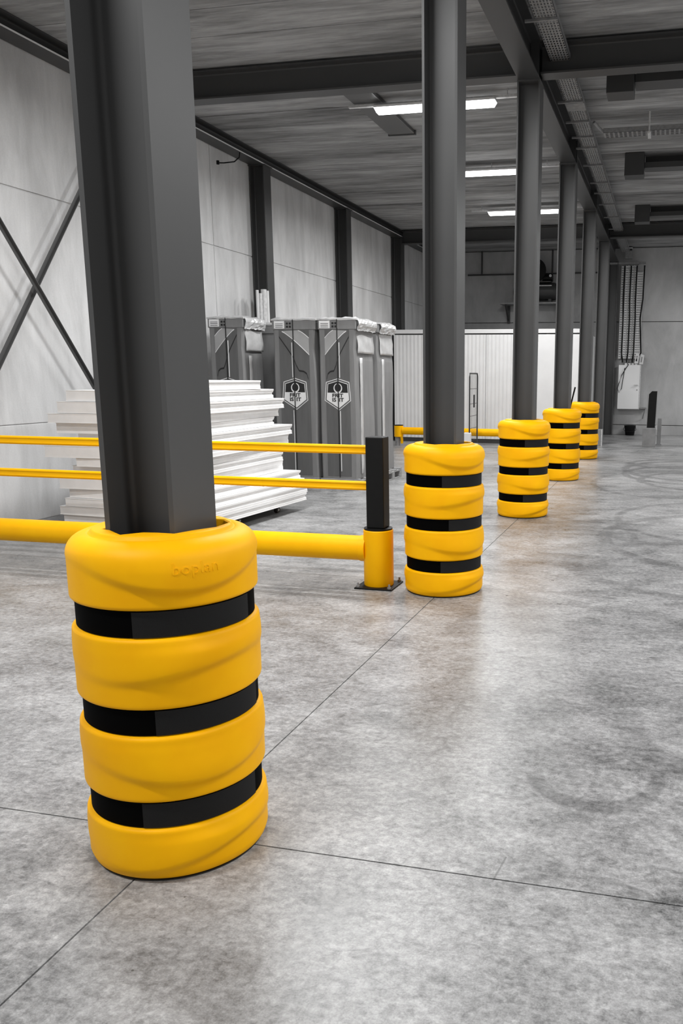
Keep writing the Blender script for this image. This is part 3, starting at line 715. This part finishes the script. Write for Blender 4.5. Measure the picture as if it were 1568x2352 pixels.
# black bucket and blocks
bk = thing('bucket', 'black plastic bucket on the floor against the back wall', 'bucket', (.60, 23.18, 0))
MB().lathe([(.115, 0), (.12, .005), (.15, .24), (.16, .245), (.16, .265), (.145, .265), (.112, .01)], (0, 0), 28).build('pail', M_BLACK, bk, True)
MB().tube([(.15, 0, .22), (.17, -.1, .16), (.12, -.17, .12), (0, -.19, .11), (-.12, -.17, .12), (-.17, -.1, .16), (-.15, 0, .22)], .006, 6).build('handle', M_BLACK, bk, True)
bl = thing('guide_post', 'grey block with a tall black board standing upright on it', 'post', (1.19, 19.45, 0))
B(-.145, .145, -.14, .14, 0, .425).build('block', M_BLOCK, bl, bevel=.008)
MB().prism([(-.06, .425), (.12, .425), (.135, 1.25), (.02, 1.25), (-.045, 1.18)], .02, .09, 'y').build('black_board', M_BLACK, bl)
B(-.068, -.061, .02, .09, .43, 1.18).build('board_edge', M_GALVD, bl); B(.136, .143, .02, .09, .43, 1.25).build('board_edge', M_GALVD, bl)
b2 = thing('slim_block', 'slim grey post standing just right behind the black board', 'post', (1.40, 20.0, 0))
B(-.04, .05, -.05, .05, .0, .62).build('post', M_BLOCK, b2, bevel=.005); B(-.08, -.04, -.03, .03, .36, .46).build('clip', M_WHITE, b2); B(-.06, .07, -.07, .07, 0, .02).build('foot', M_BLOCK, b2)
b3 = thing('foot_block', 'low grey block at the foot of the unguarded sixth column', 'block', (-.01, 19.47, 0))
B(-.13, .125, -.12, .12, 0, .37).build('block', M_BLOCK, b3, bevel=.008); B(.125, .14, -.12, .12, 0, .37).build('edge_strip', M_GALV, b3)

# ================================================================== CEILING FITTINGS
def lamp(label, x, yy, grp='ceiling tube lamps'):
    t = thing('ceiling_lamp', label, 'lamp', (x, yy, CEIL), 0, grp); L = .76
    prof = [(-.075, -.13), (-.05, -.185), (.05, -.185), (.075, -.13)]
    vs = [(-L, p, q) for p, q in prof] + [(L, p, q) for p, q in prof]
    vs = [(v[0]*(.965 if v[2] < -.15 else 1), v[1], v[2]) for v in vs]
    MB().add(vs, [(0,1,5,4), (1,2,6,5), (2,3,7,6), (3,0,4,7), (0,3,2,1), (4,5,6,7)]).build('diffuser', M_LAMP, t)
    B(-L, L, -.08, .08, -.13, -.10).build('housing', M_WHITE, t, bevel=.006)
    B(-L-.35, L+.40, -.025, .025, -.10, -.07).build('mounting_rail', M_GALV, t)
    for q in (-.9, 0, .9): MB().cyl((q, 0, -.07), (q, 0, .0), .006, 6).build('hanger', M_GALV, t)
    ld = bpy.data.lights.new('lamp_light', 'AREA'); ld.shape = 'RECTANGLE'; ld.size = 1.45; ld.size_y = .13; ld.energy = LAMP_W; ld.spread = R_(170)
    lo = bpy.data.objects.new('lamp_light', ld); COL.objects.link(lo); lo.parent = t; lo.location = (0, 0, -.19)
    return t
for yy, lab in ((7.15, 'lit tube lamp at the top edge, nearest left of the row'), (10.55, 'lit tube lamp below the near cross beam, largest in view'), (13.95, 'lit tube lamp between the second and third columns, middle one in view'), (17.3, 'furthest lit tube lamp, behind the third column')):
    lamp(lab, -1.39, yy)
lamp('added lit tube lamp out of frame left of the row, between camera and nearest column', -1.39, 3.7)  # this lamp and the next are unseen, added to light the hall
lamp('added lit tube lamp out of frame left of the row, level with the camera', -1.39, .3)
for yy, w_ in zip((.3, 3.7, 7.15, 10.55, 13.95, 17.3, 21.4), ('first', 'second', 'third', 'fourth', 'fifth', 'sixth', 'seventh')): lamp('added lit tube lamp out of frame over the right aisle, %s from the camera' % w_, 4.6, yy, 'added lamps of the right aisle')  # unseen row added to light the right side and the back wall
cd = thing('ceiling_duct', 'flat dark duct under the ceiling behind the largest tube lamp', 'duct')
B(-2.44, -2.07, CYk(3)+.11, 11.95, CEIL-.055, CEIL-.006).build('duct_body', M_STEEL, cd, bevel=.006); B(-2.455, -2.055, 11.93, 11.97, CEIL-.065, CEIL-.006).build('end_flange', M_BEAM, cd)
for i, (yy, lab) in enumerate(((9.88, 'nearest dark box and channel under the ceiling right of the row'), (13.75, 'middle dark box and channel under the ceiling right of the row'), (17.75, 'furthest dark box and channel under the ceiling right of the row'))):
    t = thing('ceiling_channel', lab, 'channel', (0, yy, 0), 0, 'dark channels under the right ceiling')
    B(.735, 1.03, 0, .30, 4.60, CEIL-.006).build('end_box', M_BEAM, t, bevel=.005)
    B(1.035, 7.8, .10, .40, 4.72, 4.80).build('channel', M_BEAM, t); B(1.035, 7.8, .30, .40, 4.80, CEIL-.006).build('channel_back', M_BEAM, t)
# long perforated cable tray beside the row beam
lt = thing('cable_tray', 'long perforated cable tray running under the ceiling right of the row beam', 'cable tray')
def tray(x0, x1, y0, y1, z, parent, mat, along='y'):
    n = int((abs(y1-y0) if along == 'y' else abs(x1-x0))/.06); mb = MB()
    if along == 'y':
        B(x0, x0+.004, y0, y1, z, z+.06).build('side_rail', mat, parent); B(x1-.004, x1, y0, y1, z, z+.06).build('side_rail', mat, parent)
        k = 7; wd = (x1-x0)/k
        for j in range(k+1): mb.box(max(x0, x0+j*wd-.008), min(x1, x0+j*wd+.008), y0, y1, z, z+.002)
        for q in range(n): mb.box(x0, x1, y0+q*.06, y0+q*.06+.024, z+.0005, z+.0025)
    else:
        B(x0, x1, y0, y0+.004, z, z+.06).build('side_rail', mat, parent); B(x0, x1, y1-.004, y1, z, z+.06).build('side_rail', mat, parent)
        k = 5; wd = (y1-y0)/k
        for j in range(k+1): mb.box(x0, x1, max(y0, y0+j*wd-.008), min(y1, y0+j*wd+.008), z, z+.002)
        for q in range(n): mb.box(x0+q*.06, x0+q*.06+.024, y0, y1, z+.0005, z+.0025)
    mb.build('perforated_base', mat, parent, kind='stuff')
tray(.205, .41, -2.5, 22.9, 4.75, lt, M_GALVD)
for yy in (1.0, 2.6, 4.4, 6.2, 8.2, 10.55, 11.35, 12.05, 12.6, 13.6, 14.8, 15.6, 16.6, 17.9, 19.3):
    B(.115, .415, yy, yy+.03, 4.728, 4.748).build('support_arm', M_GALVD, lt)
B(.195, .42, 10.62, 10.9, 4.735, 4.742).build('joint_plate', M_GALVD, lt)
c2 = thing('cross_cable_tray', 'perforated cable tray branching off to the right under the ceiling', 'cable tray')
tray(.56, 7.8, 11.78, 12.02, 4.70, c2, M_GALVD, 'x')
for px in (1.15, 2.8): MB().cyl((px, 11.77, 4.66), (px, 11.77, CEIL), .012, 8).box(px-.02, px+.02, 11.75, 12.05, 4.67, 4.69).build('hanger', M_GALV, c2)
MB().tube([(.45, 11.6, 4.79), (.50, 11.7, 4.75), (.56, 11.85, 4.73), (.7, 11.9, 4.72)], .02, 8).build('bent_cable', M_GALVD, c2, True)
hk = thing('beam_hook', 'thin dark bent hook hanging from the left wall beam', 'hook')
MB().tube([(-4.76, 11.95, 4.79), (-4.76, 11.93, 4.70), (-4.80, 11.85, 4.62), (-4.86, 11.65, 4.56), (-4.90, 11.55, 4.54)], .009, 8).build('rod', M_BLACK, hk, True)
MB().cyl((-4.90, 11.55, 4.52), (-4.90, 11.55, 4.57), .022, 10).build('tip', M_BLACK, hk, True)
rd = tag(MB().tube([(-.18, 13.32, 0), (-.01, 13.175, .70), (.16, 13.03, 1.40)], .012, 8).build('leaning_rod', M_BLACK, None, True), 'thin black rod leaning behind the fourth yellow guard', 'rod')
